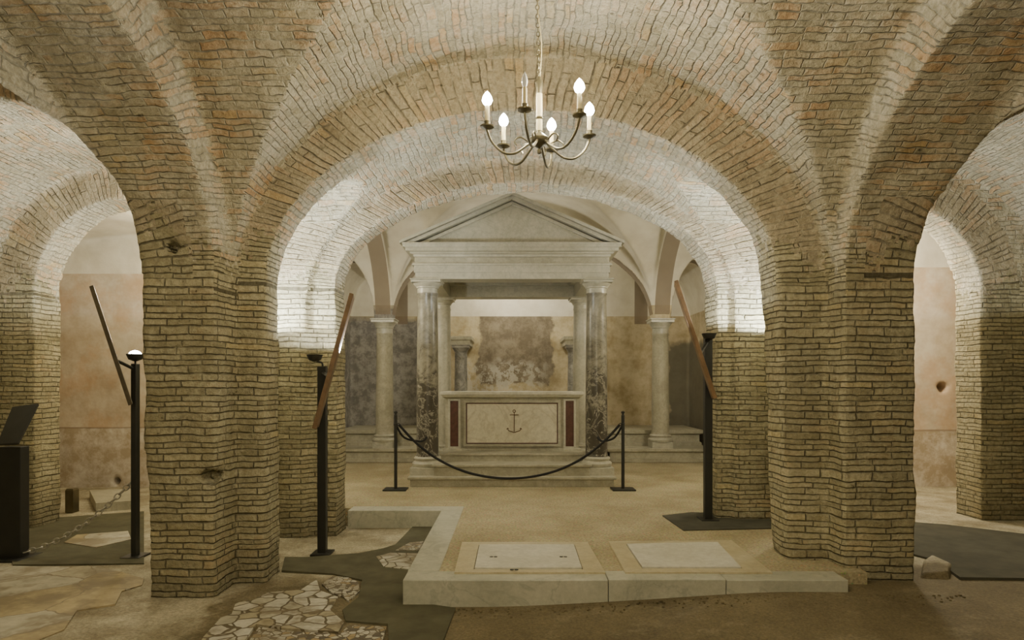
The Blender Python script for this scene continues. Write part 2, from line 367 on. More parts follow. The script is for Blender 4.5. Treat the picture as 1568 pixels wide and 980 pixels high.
barrel('x',0.6,4.45,2.2,3.0,2.25,3.46)
barrel('y',-1.8,2.05,-2.2,0.7,2.2,3.5)
barrel('y',-1.80,1.94,4.5,5.05,2.19,3.45,0.0,-0.10)
barrel('y',-1.94,2.10,4.98,6.10,2.2,3.60)
barrel('x',5.12,6.04,-2.9,3.2,2.72,3.22)
barrel('y',-1.68,1.95,6.0,6.50,2.35,3.37)
barrel('y',-5.0,-2.50,-2.2,4.35,2.2,3.68)
barrel('y',-4.65,-2.52,4.2,4.86,2.2,3.40,0,-0.06)
barrel('y',-5.30,-2.48,4.8,6.40,2.2,3.62)
barrel('y',-4.78,-3.00,6.3,6.86,2.35,3.30)
barrel('y',-7.2,-3.15,6.78,9.0,2.5,3.55)
barrel('y',2.80,5.2,-2.2,4.42,2.2,3.68)
barrel('y',2.81,5.0,4.3,4.96,2.2,3.40)
barrel('y',2.78,5.4,4.9,6.40,2.2,3.62)
barrel('y',3.0,4.70,6.3,6.90,2.35,3.25)
barrel('y',3.50,7.2,6.78,8.5,2.5,3.55)
prism([(-3.1,-0.4),(-3.1,2.52),(3.4,2.52),(3.4,-0.4)],'y',6.74,12.3)
prism([(-2.3,-0.4),(-2.3,2.53),(2.6,2.53),(2.6,-0.4)],'y',6.46,6.9)
barrel('y',-1.98,2.33,6.45,10.57,2.5,4.35)
barrel('x',7.0,10.57,-1.98,2.33,2.5,4.25)
barrel('x',7.0,10.57,-3.1,-1.9,2.5,4.0)
barrel('x',7.0,10.57,2.3,3.4,2.5,4.0)
barrel('y',-1.98,2.33,10.5,10.90,2.5,3.95)
barrel('y',-3.1,3.4,10.83,12.3,2.5,4.2)
barrel('y',-3.1,-2.28,7.0,12.3,2.5,3.5)
barrel('y',2.63,3.4,7.0,12.3,2.5,3.5)
def hole(c,r):
    me=bpy.data.meshes.new('h'); import bmesh
    bm=bmesh.new(); bmesh.ops.create_icosphere(bm,subdivisions=2,radius=r)
    for v in bm.verts: v.co*=random.uniform(0.85,1.2); v.co.y*=4.0
    bm.to_mesh(me); bm.free(); o=bpy.data.objects.new('h',me); o.location=c; link(o); cutters.append(o)
def holepx(u,v,y,r): hole(((u-800)*y/1000,y,1.45-(v-600)*y/1000),r)
holepx(268,386,4.35,0.047); holepx(287,388,4.35,0.034); holepx(303,352,4.36,0.038)
holepx(323,746,4.36,0.055); holepx(1473,605,8.5,0.07); holepx(182,752,9.0,0.06)
g=G().box(-7.6,7.6,-2.6,12.9,-0.12,4.72); mass=g.obj('mass',M_pier)
for c in cutters:
    md=mass.modifiers.new('b','BOOLEAN'); md.operation='DIFFERENCE'; md.object=c; md.solver='EXACT'
rm=mass.modifiers.new('r','REMESH'); rm.mode='VOXEL'; rm.voxel_size=0.028; rm.adaptivity=0
dg=bpy.context.evaluated_depsgraph_get(); dg.update()
me=bpy.data.meshes.new_from_object(mass.evaluated_get(dg))
nv=len(me.vertices); npoly=len(me.polygons); print('MASS',nv,npoly)
co=np.empty(nv*3,np.float32); me.vertices.foreach_get('co',co); co=co.reshape(-1,3).astype(np.float64)
vn=np.empty(nv*3,np.float32); me.vertices.foreach_get('normal',vn); vn=vn.reshape(-1,3).astype(np.float64)
li=np.empty(len(me.loops),np.int32); me.loops.foreach_get('vertex_index',li)
q=li.reshape(-1,4)
for c in cutters: bpy.data.objects.remove(c,do_unlink=True)
bpy.data.objects.remove(mass,do_unlink=True)
ctr=co[q].mean(1); nr=vn[q].mean(1); nr/=np.linalg.norm(nr,axis=1,keepdims=True)+1e-9
keep=(np.abs(ctr[:,0])<7.5)&(ctr[:,1]>-2.5)&(ctr[:,1]<12.75)&(ctr[:,2]<4.62)&(ctr[:,2]>-0.06)
q=q[keep];ctr=ctr[keep];nr=nr[keep]
X,Y,Z=ctr.T; N=len(q)
best=np.full(N,0.12); bi=np.full(N,-1)
for i,(ax,p0,p1,t0,t1,zs,za) in enumerate(VO):
    p,t=(X,Y) if ax=='y' else (Y,X); c=(p0+p1)/2;a=(p1-p0)/2;b=za-zs
    e=np.sqrt(((p-c)/a)**2+((Z-zs)/b)**2); d=np.abs(e-1)*b
    ok=(t>t0-0.04)&(t<t1+0.04)&(Z>zs-0.05)
    na=np.abs(nr[:,1] if ax=='y' else nr[:,0]); ok&=na<0.75
    d=np.where(ok,d,9); m_=d<best; best[m_]=d[m_]; bi[m_]=i
cls_x=np.abs(nr[:,0])>np.abs(nr[:,1])
UVm=np.zeros((N,4,2)); C4=co[q]
UVm[...,0]=np.where(cls_x[:,None],C4[...,1],C4[...,0]); UVm[...,1]=C4[...,2]
for i,(ax,p0,p1,t0,t1,zs,za) in enumerate(VO):
    m_=bi==i
    if not m_.any(): continue
    p,t=(0,1) if ax=='y' else (1,0); c=(p0+p1)/2;a=(p1-p0)/2;b=za-zs
    th=np.arctan2((C4[m_][...,2]-zs)/b,(C4[m_][...,p]-c)/a)
    UVm[m_,:,0]=C4[m_][...,t]; UVm[m_,:,1]=zs+th*(a+b)/2
VS=np.zeros(N,bool)
for (ax,p0,p1,zs,za,tf,dark) in [('y',-1.8,1.94,2.19,3.45,YF,1),('y',-1.68,1.95,2.35,3.37,6.1,1),('y',-4.65,-2.52,2.2,3.4,4.35,1),
        ('y',2.81,5.0,2.2,3.4,4.42,1),('y',-4.78,-3.0,2.35,3.3,6.4,1),('y',3.0,4.7,2.35,3.25,6.4,1),
        ('x',0.6,4.35,2.25,3.46,-2.02,0),('x',0.6,4.45,2.25,3.46,2.31,0)]:
    p,t=(0,1) if ax=='y' else (1,0); c=(p0+p1)/2;a=(p1-p0)/2;b=za-zs
    pc=ctr[:,p];tc=ctr[:,t]
    e=np.sqrt(((pc-c)/a)**2+((Z-zs)/b)**2)
    m_=(np.abs(tc-tf)<0.12)&(Z>zs-0.02)&(np.abs(nr[:,t])>0.6)&((e-1)*b<0.4)&(e>0.97)
    if not m_.any(): continue
    if dark: VS|=m_
    th=np.arctan2((C4[m_][...,2]-zs)/b,(C4[m_][...,p]-c)/a)
    ee=np.sqrt(((C4[m_][...,p]-c)/a)**2+((C4[m_][...,2]-zs)/b)**2)
    UVm[m_,:,0]=(ee-1)*b+0.01; UVm[m_,:,1]=th*(a+b)/2
disp=np.zeros(nv)
for k in range(26):
    dr=rng.normal(size=3); dr/=np.linalg.norm(dr); f=rng.uniform(2.5,26); ph=rng.uniform(0,6.28)
    disp+=np.sin((co@dr)*f*1.0+ph+1.3*np.sin(co[:,(k%3)]*f*0.6))*(0.012/ (1+f*0.10))
disp*=0.33
rag=rng.normal(size=nv)*0.0022
amp=np.where(co[:,1]>6.84,0.35,1.0)
co2=co+vn*((disp+rag)*amp)[:,None]
brick=(Y<=6.83)&~((Y>6.53)&(np.abs(X-0.1)<2.75))
groups=[]
low=Z<2.2
def grp(name,m_,mat): groups.append((name,m_,mat))
used=np.zeros(N,bool)
def take(m_):
    global used
    m_=m_&~used; used|=m_; return m_
grp('ceiling',take(brick&~low),M_vault)
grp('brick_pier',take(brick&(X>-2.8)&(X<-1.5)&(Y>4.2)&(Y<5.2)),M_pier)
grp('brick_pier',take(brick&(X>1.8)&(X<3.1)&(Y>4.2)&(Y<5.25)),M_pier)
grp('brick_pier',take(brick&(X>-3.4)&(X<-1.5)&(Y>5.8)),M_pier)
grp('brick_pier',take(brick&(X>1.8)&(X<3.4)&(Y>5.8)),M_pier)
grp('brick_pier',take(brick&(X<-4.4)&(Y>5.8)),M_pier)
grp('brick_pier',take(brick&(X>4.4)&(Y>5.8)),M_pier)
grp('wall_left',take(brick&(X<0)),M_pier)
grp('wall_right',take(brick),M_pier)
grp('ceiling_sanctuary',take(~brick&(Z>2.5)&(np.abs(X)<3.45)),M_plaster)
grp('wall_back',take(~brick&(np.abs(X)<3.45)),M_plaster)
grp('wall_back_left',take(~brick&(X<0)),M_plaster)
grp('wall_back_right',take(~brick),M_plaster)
for name,m_,mat in groups:
    if not m_.any(): print('EMPTY',name); continue
    qq=q[m_]; u,inv=np.unique(qq,return_inverse=True); inv=inv.reshape(-1)
    nm=bpy.data.meshes.new(name); nm.vertices.add(len(u)); nm.vertices.foreach_set('co',co2[u].astype(np.float32).ravel())
    nl=len(inv); nm.loops.add(nl); nm.loops.foreach_set('vertex_index',inv.astype(np.int32))
    nf=nl//4; nm.polygons.add(nf); nm.polygons.foreach_set('loop_start',(np.arange(nf)*4).astype(np.int32))
    try: nm.polygons.foreach_set('loop_total',np.full(nf,4,np.int32))
    except Exception: pass
    nm.update(calc_edges=True); nm.validate()
    uvl=nm.uv_layers.new(name='UVMap'); uvl.data.foreach_set('uv',UVm[m_].astype(np.float32).ravel())
    nm.materials.append(mat); nm.polygons.foreach_set('use_smooth',[True]*nf)
    if name=='ceiling':
        nm.materials.append(M_pier); nm.materials.append(M_vous); cc=ctr[m_]
        jit=0.10*np.sin(cc[:,0]*7+cc[:,1]*5)+0.06*np.sin(cc[:,0]*23-cc[:,1]*17)+rng.normal(size=len(cc))*0.05
        mi=(cc[:,2]+jit<2.42).astype(np.int32); mi[VS[m_]&(mi==0)]=2
        nm.polygons.foreach_set('material_index',mi)
    link(bpy.data.objects.new(name,nm))

# ------------------------------------------------------------ floors
def gz(x):
    t=min(max((x+0.2)/2.0,0),1); return 0.09*t*t*(3-2*t)
xs=np.arange(-7.4,7.41,0.1); ys=np.arange(-2.4,9.1,0.1)
v=[];f=[]
for y in ys:
    for x in xs: v.append((x,y,gz(x)+0.006*math.sin(3*x+2*y)*math.sin(2.3*y-x)-0.004))
nx=len(xs)
for j in range(len(ys)-1):
    for i in range(nx-1): f.append((j*nx+i,j*nx+i+1,(j+1)*nx+i+1,(j+1)*nx+i))
mk('floor',v,f,M_ground,smooth=True)
PZ=0.17
def slab(name,pts,z0,z1,mat,parent=None,bevel=0.0):
    n=len(pts)
    ar=sum(pts[i][0]*pts[(i+1)%n][1]-pts[(i+1)%n][0]*pts[i][1] for i in range(n))
    if ar<0: pts=pts[::-1]
    v=[(x,y,z0) for x,y in pts]+[(x,y,z1) for x,y in pts]
    f=[tuple(range(n-1,-1,-1)),tuple(range(n,2*n))]+[(i,(i+1)%n,(i+1)%n+n,i+n) for i in range(n)]
    o=mk(name,v,f,mat,parent)
    if bevel:
        b=o.modifiers.new('b','BEVEL'); b.width=bevel; b.segments=2
    return o
slab('floor_platform',[(-0.52,4.36),(2.42,4.36),(2.42,6.7),(3.6,6.9),(3.6,12.4),(-3.3,12.4),(-3.3,6.9),(-1.8,6.62),(-0.52,6.62)],-0.05,PZ-0.004,M_coc)
cb=empty('marble_curb')
xx=-0.715
for i,x1 in enumerate([0.63,1.40,2.20]):
    slab(f'front_block_{i}',[(xx+0.002,4.18),(x1-0.002,4.18),(x1-0.002,4.38),(xx+0.002,4.38)],-0.03,PZ+0.003*(i%2),M_curb,cb,0.006); xx=x1
slab('side_block_0',[(-0.715,4.384),(-0.50,4.384),(-0.50,6.46),(-0.715,6.46)],-0.03,PZ+0.002,M_curb,cb,0.006)
slab('side_block_1',[(-1.66,6.464),(-0.50,6.464),(-0.50,6.70),(-1.66,6.70)],-0.03,PZ+0.001,M_curb,cb,0.006)

def tomb(name,outer,inner,handles):
    e=empty(name)
    o=[gp(*p,PZ) for p in outer]; i=[gp(*p,PZ) for p in inner]
    for k in range(4):
        slab(f'border_{k}',[o[k],o[(k+1)%4],i[(k+1)%4],i[k]],PZ-0.01,PZ+0.012,M_yel,e)
    cx=sum(p[0] for p in i)/4;cy=sum(p[1] for p in i)/4
    ii=[(cx+(p[0]-cx)*0.985,cy+(p[1]-cy)*0.97) for p in i]
    slab('gap',i,PZ-0.01,PZ+0.004,M_mat2,e)
    slab('slab',ii,PZ-0.01,PZ+0.022,M_slab,e,0.004)
    for (hu,hv) in handles:
        hx,hy=gp(hu,hv,PZ+0.022)
        gg=G()
        for a in range(2): gg.lathe(hx+a*0.03,hy,[(0.014,PZ+0.02),(0.014,PZ+0.0235)],12)
        gg.obj('lifting_hole',M_black,e)
    return e
tomb('tomb_slab',[(710,897),(722,849),(918,849),(946,897)],[(740,892),(748,854),(898,854),(911,892)],[(800,890),(877,870),(768,870)])
tomb('tomb_slab',[(977,897),(951,848),(1143,846),(1207,897)],[(1003,891),(978,853),(1122,850),(1160,891)],[])

def flat(name,px,mat,z=0.0,h=0.012):
    slab(name,[gp(u,v,z) for u,v in px],z-0.02,z+h,mat)
flat('marble_mosaic_fragment',[(318,998),(345,968),(362,962),(368,945),(395,940),(420,928),(470,924),(485,914),(495,908),(500,925),(528,935),(515,955),(538,975),(528,990),(450,985),(400,978),(385,1000),(360,1030),(300,1030)],M_mos)
flat('tesserae_fragment',[(503,915),(520,902),(545,905),(560,912),(562,925),(545,942),(535,934),(520,930)],M_tess,0,0.012)
flat('tesserae_fragment',[(588,872),(610,866),(655,867),(650,893),(600,888)],M_mos,0,0.014)
flat('tesserae_fragment',[(618,862),(640,850),(662,848),(655,862)],M_tess,0,0.014)
flat('tesserae_fragment',[(392,1000),(405,982),(450,989),(530,994),(545,980),(604,982),(595,1010),(470,1030),(380,1020)],M_tess,0,0.012)
flat('floor_mat',[(440,893),(445,872),(480,872),(560,866),(600,858),(618,852),(668,800),(690,830),(650,872),(632,905),(632,940),(712,952),(690,1010),(608,1012),(606,977),(540,972),(535,955),(560,935),(566,908),(520,898)],M_mat,0,0.010)
flat('floor_mat',[(60,812),(225,800),(225,882),(20,884),(12,850)],M_mat,0,0.010)
flat('stone_paving',[(-60,884),(60,886),(150,886),(190,895),(225,905),(222,915),(190,925),(180,945),(120,955),(100,985),(40,1010),(-100,1010)],M_pave,0,0.006)
flat('stone_paving',[(100,850),(120,838),(200,832),(205,845),(150,858)],M_pave,0,0.016)
slab('floor_mat',[gp(1035,806,PZ),gp(1080,801,PZ),gp(1205,805,PZ),gp(1205,826,PZ),gp(1068,829,PZ)],PZ-0.01,PZ+0.006,M_mat2)
slab('floor_mat',[gp(1428,818,0.09),gp(1480,822,0.09),(5.3,5.15),(5.3,4.35),gp(1500,905,0.09),gp(1462,878,0.09),gp(1425,868,0.09)],0.05,0.105,M_mat2)
P0=[gp(1436,903,0.09),gp(1486,905,0.09),gp(1492,884,0.09),gp(1455,872,0.09),gp(1440,878,0.09)]
n=len(P0); cxs=sum(p[0] for p in P0)/n; cys=sum(p[1] for p in P0)/n
v=[(x,y,0.06) for x,y in P0]+[(cxs+(x-cxs)*0.8,cys+(y-cys)*0.8,0.115+0.02*((i%2))) for i,(x,y) in enumerate(P0)]
f=[tuple(range(n-1,-1,-1)),tuple(range(n,2*n))]+[(i,(i+1)%n,(i+1)%n+n,i+n) for i in range(n)]
o=mk('broken_stone_block',v,f,M_ground); b=o.modifiers.new('b','BEVEL'); b.width=0.015; b.segments=2
g=G()
for k in range(260):
    x,y=(random.uniform(-0.8,2.9),4.13-abs(random.gauss(0,0.07))); r=random.uniform(0.003,0.010); z=gz(x)
    g.lathe(x,y,[(r*0.9,z-0.005),(r,z+r*0.2),(r*0.6,z+r*0.5),(r*0.15,z+r*0.6)],7)
g.obj('gravel',M_ground)

# ------------------------------------------------------------ ciborium
cib=empty('ciborium')
g=G().mold(-1.27,1.27,7.98,10.3,[(0,0.165),(0.0,0.255),(0.03,0.262),(0.03,0.29),(0.0,0.292)])
g.mold(-0.98,0.98,8.06,10.2,[(0,0.29),(0,0.40),(0.025,0.408),(0.025,0.435),(0,0.437)])
g.mold(-0.93,0.93,8.40,10.1,[(0,0.43),(0,0.51),(0.02,0.515),(0.02,0.54),(0,0.541)])
g.obj('steps',M_marb_old,cib,bevel=0.004)
def column(parent,cx,cy,z0,z1,r,mat,basemat,pl=0.2,capz=0.2,nm='column'):
    g=G().mold(cx-pl,cx+pl,cy-pl,cy+pl,[(0,z0),(0,z0+0.10)])
    g.obj(nm+'_plinth',basemat,parent,bevel=0.006)
    b=z0+0.10
    g=G().lathe(cx,cy,[(r*1.32,b),(r*1.40,b+0.02),(r*1.40,b+0.045),(r*1.3,b+0.06),(r*1.16,b+0.07),(r*1.13,b+0.085),(r*1.22,b+0.095),(r*1.24,b+0.11),(r*1.14,b+0.125),(r*1.05,b+0.13)],40)
    g.obj(nm+'_base',basemat,parent,smooth=True)
    s0=b+0.13; s1=z1-capz
    pr=[(r*1.05,s0),(r*1.0,s0+0.03)]
    for i in range(9):
        t=i/8; pr.append((r*(1.0-0.10*t*t),s0+0.03+(s1-s0-0.06)*t))
    pr.append((r*0.96,s1-0.015)); pr.append((r*0.96,s1))
    G().lathe(cx,cy,pr,40).obj(nm+'_shaft',mat,parent,smooth=True)
    g=G().lathe(cx,cy,[(r*0.92,s1),(r*0.92,s1+capz*0.35),(r*1.02,s1+capz*0.38),(r*1.02,s1+capz*0.46),(r*1.12,s1+capz*0.55),(r*1.28,s1+capz*0.70),(r*1.30,s1+capz*0.74)],40)
    g.obj(nm+'_echinus',basemat,parent,smooth=True)
    q_=r*1.3
    G().mold(cx-q_,cx+q_,cy-q_,cy+q_,[(0,z1-capz*0.26),(0,z1-capz*0.10),(0.015,z1-capz*0.06),(0.015,z1)]).obj(nm+'_abacus',basemat,parent)
for i,(x,y,mt) in enumerate([(-1.095,8.3,M_brec),(1.095,8.3,M_brec),(-1.09,10.0,M_marb),(1.09,10.0,M_marb)]):
    column(cib,x,y,0.288,2.79,0.142,mt,M_marb,0.20,0.17,f'column_{i+1}')
def beams(z0,z1,o,mat,nm,inner=0.14):
    g=G(); X0,X1,Y0,Y1=-1.095,1.095,8.3,10.0; w=0.14+o
    g.box(X0-w,X1+w,Y0-w,Y0+inner,z0,z1); g.box(X0-w,X1+w,Y1-inner,Y1+w,z0,z1)
    g.box(X0-w,X0+inner,Y0+inner,Y1-inner,z0,z1); g.box(X1-inner,X1+w,Y0+inner,Y1-inner,z0,z1)
    g.obj(nm,mat,cib)
beams(2.79,2.87,0.0,M_marb,'architrave_1'); beams(2.87,2.96,0.014,M_marb,'architrave_2'); beams(2.96,2.985,0.035,M_marb,'architrave_cap')
beams(2.985,3.07,0.005,M_marb_old,'frieze')
CX0,CX1,CY0,CY1=-1.22,1.22,8.155,10.145
G().mold(CX0,CX1,CY0,CY1,[(0.0,3.06),(0.03,3.07),(0.035,3.095),(0.06,3.10),(0.075,3.12),(0.12,3.125),(0.12,3.165),(0.135,3.17),(0.155,3.205),(0.155,3.225)]).obj('cornice',M_marb,cib)
g=G().box(-0.955,0.955,8.44,9.86,3.00,3.05); g.box(-0.955,0.955,8.44,8.52,2.96,3.00); g.box(-0.955,0.955,9.78,9.86,2.96,3.00); g.box(-0.955,-0.875,8.52,9.78,2.96,3.00); g.box(0.875,0.955,8.52,9.78,2.96,3.00)
g.obj('soffit',M_marb,cib)
AP=3.85; EV=3.245
def gable(y,th,nm):
    v=[(-1.25,y,3.215),(1.25,y,3.215),(0,y,3.78),(-1.25,y+th,3.215),(1.25,y+th,3.215),(0,y+th,3.78)]
    mk(nm,v,[(0,1,2),(5,4,3),(0,3,4,1),(1,4,5,2),(2,5,3,0)],M_marb,cib)
gable(8.13,0.12,'tympanum_front'); gable(10.05,0.12,'tympanum_back')
def rake(off,y0,y1,d0,d1,nm,mat):
    hw=1.375+off; top=AP+off*0.2; eave=EV
    v=[]
    for y in (y0,y1):
        v+=[(-hw,y,eave-d1),(0,y,top-d1),(hw,y,eave-d1),(hw,y,eave-d0),(0,y,top-d0),(-hw,y,eave-d0)]
    f=[(0,1,4,5),(1,2,3,4),(11,10,7,6),(10,9,8,7),(0,6,7,1),(1,7,8,2),(2,8,9,3),(3,9,10,4),(4,10,11,5),(5,11,6,0)]
    mk(nm,v,f,mat,cib)
rake(0.03,7.99,10.33,0.0,0.035,'raking_cornice_top',M_marb)
rake(0.0,8.03,10.30,0.03,0.075,'raking_cornice_mid',M_marb)
rake(-0.06,8.09,10.24,0.075,0.115,'raking_cornice_low',M_marb)
# ------------------------------------------------------------ altar
al=empty('altar'); ay=8.72; ab=9.45
G().mold(-0.91,0.91,ay,ab,[(0.03,0.541),(0.03,0.57),(0.0,0.58),(0.0,1.25),(0.01,1.255),(0.02,1.27)]).obj('body',M_marb_old,al)
G().mold(-0.93,0.93,ay-0.02,ab+0.02,[(0.0,1.27),(0.02,1.275),(0.03,1.30),(0.045,1.305),(0.045,1.345)]).obj('mensa',M_slab,al,bevel=0.004)
def frame(x0,x1,z0,z1,w,y0,y1,mat,nm):
    g=G().box(x0,x1,y0,y1,z0,z0+w).box(x0,x1,y0,y1,z1-w,z1).box(x0,x0+w,y0,y1,z0+w,z1-w).box(x1-w,x1,y0,y1,z0+w,z1-w)
    g.obj(nm,mat,al,bevel=0.003)
frame(-0.66,0.66,0.60,1.23,0.035,ay-0.03,ay,M_marb_old,'frame_outer')
frame(-0.625,0.625,0.635,1.195,0.015,ay-0.018,ay,M_por,'frame_inlay')
G().box(-0.61,0.61,ay-0.008,ay+0.01,0.65,1.18).obj('front_panel',marble('panel_marble',(0.62,0.58,0.44),(0.72,0.68,0.53),(0.42,0.36,0.24),2,0.4),al)
for s_,nm in ((-1,'porphyry_left'),(1,'porphyry_right')):
    x0,x1=sorted((s_*0.73,s_*0.84)); G().box(x0,x1,ay-0.01,ay+0.01,0.60,1.22).obj(nm,M_por,al)
    frame(x0-0.03,x1+0.03,0.57,1.25,0.03,ay-0.018,ay,M_marb,nm+'_frame')
g=G(); yy=ay-0.012; r=0.006
g.tube([(0.03,yy,0.80),(0.03,yy,1.06)],r,6,1); g.tube([(-0.03,yy,1.03),(0.09,yy,1.03)],r,6,1)
g.torus((0.03,yy,1.08),0.018,0.005,Matrix.Rotation(math.pi/2,3,'X'))
g.tube([(-0.06,yy,0.845),(-0.045,yy,0.815),(0.0,yy,0.80),(0.03,yy,0.79),(0.06,yy,0.80),(0.105,yy,0.815),(0.12,yy,0.845)],r,6,4)
g.tube([(-0.075,yy,0.83),(-0.06,yy,0.85),(-0.045,yy,0.84)],r*0.8,6,2); g.tube([(0.135,yy,0.83),(0.12,yy,0.85),(0.105,yy,0.84)],r*0.8,6,2)
g.obj('anchor_emblem',M_gold,al)
# ------------------------------------------------------------ sanctuary benches + columns
bn=empty('stone_bench')
def bench(x0,x1,nm):
    G().mold(x0,x1,10.45,12.2,[(0.0,PZ),(0,0.23),(-0.03,0.24),(-0.03,0.33),(0.01,0.35),(0.01,0.39),(-0.02,0.392)]).obj(nm+'_lower',M_marb_old,bn)
    G().mold(x0+0.02,x1-0.02,11.0,12.25,[(0.0,0.39),(0,0.44),(-0.03,0.46),(-0.03,0.58),(0.02,0.60),(0.02,0.66),(-0.02,0.662)]).obj(nm+'_upper',M_marb_old,bn)
bench(-2.98,-1.5,'left'); bench(-1.48,1.55,'middle'); bench(1.57,3.28,'right')
for x in (-2.13,2.48):
    e=empty('marble_column'); column(e,x,10.7,0.386,2.53,0.145,M_marb_old,M_marb,0.17,0.24)
for x in (-0.92,1.12):
    e=empty('small_marble_column'); column(e,x,11.55,0.658,2.15,0.12,M_col,M_col,0.15,0.2)
    G().mold(x-0.17,x+0.17,11.4,12.27,[(0,2.15),(0,2.22),(0.03,2.24),(0.03,2.30)]).obj('impost',M_marb_old,e)
# ------------------------------------------------------------ stanchions and rope
py=7.76
st=[(-1.41,py),(1.345,py)]
for (x,y) in st:
    e=empty('rope_stanchion')
    G().box(x-0.14,x+0.14,y-0.11,y+0.11,PZ-0.002,PZ+0.014).obj('foot',M_black,e,bevel=0.003)
    G().lathe(x,y,[(0.02,PZ+0.012),(0.02,PZ+0.9),(0.014,PZ+0.905),(0.014,PZ+0.925),(0.022,PZ+0.93),(0.022,PZ+0.945),(0.0,PZ+0.955)],20).obj('post',M_black,e,smooth=True)
    g=G().torus((x,y,PZ+0.80),0.022,0.006); g.torus((x+(0.032 if x<0 else -0.032),y,PZ+0.79),0.014,0.004,Matrix.Rotation(math.pi/2,3,'X'))
    g.obj('hook_ring',M_black,e,smooth=True)
e=empty('barrier_rope')
pts=[]
x0,x1=-1.37,1.305
for i in range(17):
    t=i/16; s_=2*t-1; pts.append((x0+(x1-x0)*t,py,0.305+(PZ+0.785-0.305)*(0.75*s_*s_+0.25*s_**4)))
G().tube(pts,0.015,10,4).obj('main_rope',M_rope,e,smooth=True)
for s_,x in ((-1,-1.41),(1,1.345)):
    xe=s_*1.09
    G().tube([(x,py+0.03,PZ+0.78),(x-s_*0.09,py+0.1,PZ+0.62),(xe+s_*0.05,py+0.30,PZ+0.56),(xe,8.15,PZ+0.60)],0.013,8,5).obj('return_rope',M_rope,e,smooth=True)
# ------------------------------------------------------------ information stands
def stand(name,bx,by,bz,top,a,b_,col,lamp,rot,pw=0.30,hw=0.036,th=0.018,globe=False):
    e=empty(name)
    G().box(bx-0.08,bx+0.08,by-0.09,by+0.09,bz-0.002,bz+0.015).obj('foot',M_black,e,bevel=0.003)
    G().box(bx-hw,bx+hw,by-0.03,by+0.03,bz+0.012,top).obj('post',M_black,e,bevel=0.004)
    ax,az=a; cx_,cz_=b_; d=Vector((cx_-ax,0,cz_-az)).normalized(); nrm=Vector((-d.z,0,d.x))
    w=Vector((math.sin(rot),math.cos(rot),0))*pw/2
    yo=by-0.20
    A=Vector((ax,yo,az));B=Vector((cx_,yo,cz_))
    v=[A-w-nrm*th,A+w-nrm*th,A+w+nrm*th,A-w+nrm*th,B-w-nrm*th,B+w-nrm*th,B+w+nrm*th,B-w+nrm*th]
    o=mk('panel',v,[(0,1,2,3),(7,6,5,4),(0,4,5,1),(1,5,6,2),(2,6,7,3),(3,7,4,0)],col,e)
    bb=o.modifiers.new('b','BEVEL'); bb.width=0.004; bb.segments=2
    mid=A.lerp(B,0.62)
    G().tube([(bx,by,top-0.05),tuple(mid)],0.014,8,1).obj('bracket',M_black,e)
    lx,ly,lz=lamp
    G().tube([(bx,by,top-0.08),(bx,by,top+0.02),((bx+lx)/2,(by+ly)/2,lz-0.06),(lx,ly,lz-0.05)],0.008,8,5).obj('lamp_arm',M_black,e,smooth=True)
    G().lathe(lx,ly,[(0.015,lz-0.06),(0.05,lz-0.045),(0.065,lz-0.01),(0.068,lz),(0.06,lz),(0.055,lz-0.012)],24).obj('lamp_housing',M_black,e,smooth=True)
    if globe:
        pr=[(0.050*math.cos(t*math.pi/12),lz-0.010+0.042*math.sin(t*math.pi/12)) for t in range(0,6)]+[(0.001,lz+0.032)]
        G().lathe(lx,ly,pr,24).obj('lamp_lens',M_lens,e,smooth=True)
    else:
        G().lathe(lx,ly,[(0.054,lz-0.014),(0.054,lz-0.009)],24).obj('lamp_lens',M_lens,e)
    return e
y2=5.47
stand('information_stand',-1.62,y2,0.0,1.60,(-0.25*5.27,1.45+.138*5.27),(-0.307*5.27,1.45-.068*5.27),M_wood,(-1.68,y2-0.02,1.70),-0.22)
y3=6.16
stand('information_stand',1.845,y3-0.13,PZ,1.90,(0.256*5.83,1.45+.158*5.83),(0.316*5.83,1.45-.022*5.83),M_wood,(1.835,y3-0.2,1.92),0.24)
y1=5.37
stand('information_stand',-3.16,y1,0.0,1.62,(-0.656*5.17,1.45+.150*5.17),(-0.596*5.17,1.45-.032*5.17),M_wood2,(-3.15,y1-0.02,1.70),-0.535,0.3,0.022,globe=True)
e=empty('lectern'); lx,ly=gp(22,872,0)
G().box(lx-0.09,lx+0.09,ly-0.05,ly+0.05,0.0,0.93).obj('column',M_black,e,bevel=0.004)
G().box(lx-0.14,lx+0.14,ly-0.14,ly+0.14,-0.002,0.014).obj('foot',M_black,e,bevel=0.003)
v=[(lx-0.02,ly-0.14,0.95),(lx+0.15,ly-0.14,0.96),(lx+0.12,ly+0.12,1.27),(lx-0.10,ly+0.12,1.24)]
v+= [(a,b-0.012,c+0.014) for a,b,c in v]
mk('reading_panel',v,[(3,2,1,0),(4,5,6,7),(0,1,5,4),(1,2,6,5),(2,3,7,6),(3,0,4,7)],M_black,e)
def chain(name,pts,R=0.016,r=0.0035,mat=M_steel,parent=None):
    P=[Vector(p) for p in pts]; L=[(P[i+1]-P[i]).length for i in range(len(P)-1)]; T=sum(L); n=int(T/(R*2.5)); g=G()
    for k in range(n+1):
        s_=T*k/n; i=0
        while i<len(L)-1 and s_>L[i]: s_-=L[i]; i+=1
        p=P[i].lerp(P[i+1],min(s_/L[i],1)); t=(P[i+1]-P[i]).normalized()
        M=t.to_track_quat('X','Z').to_matrix()@Matrix.Rotation((k%2)*math.pi/2,3,'X')
        g.torus(p,R,r,M,12,6,1.45)
    return g.obj(name,mat,parent,smooth=True)
a=Vector((lx+0.1,ly,0.05)); b=Vector((-3.20,5.37,0.62)); pts=[]
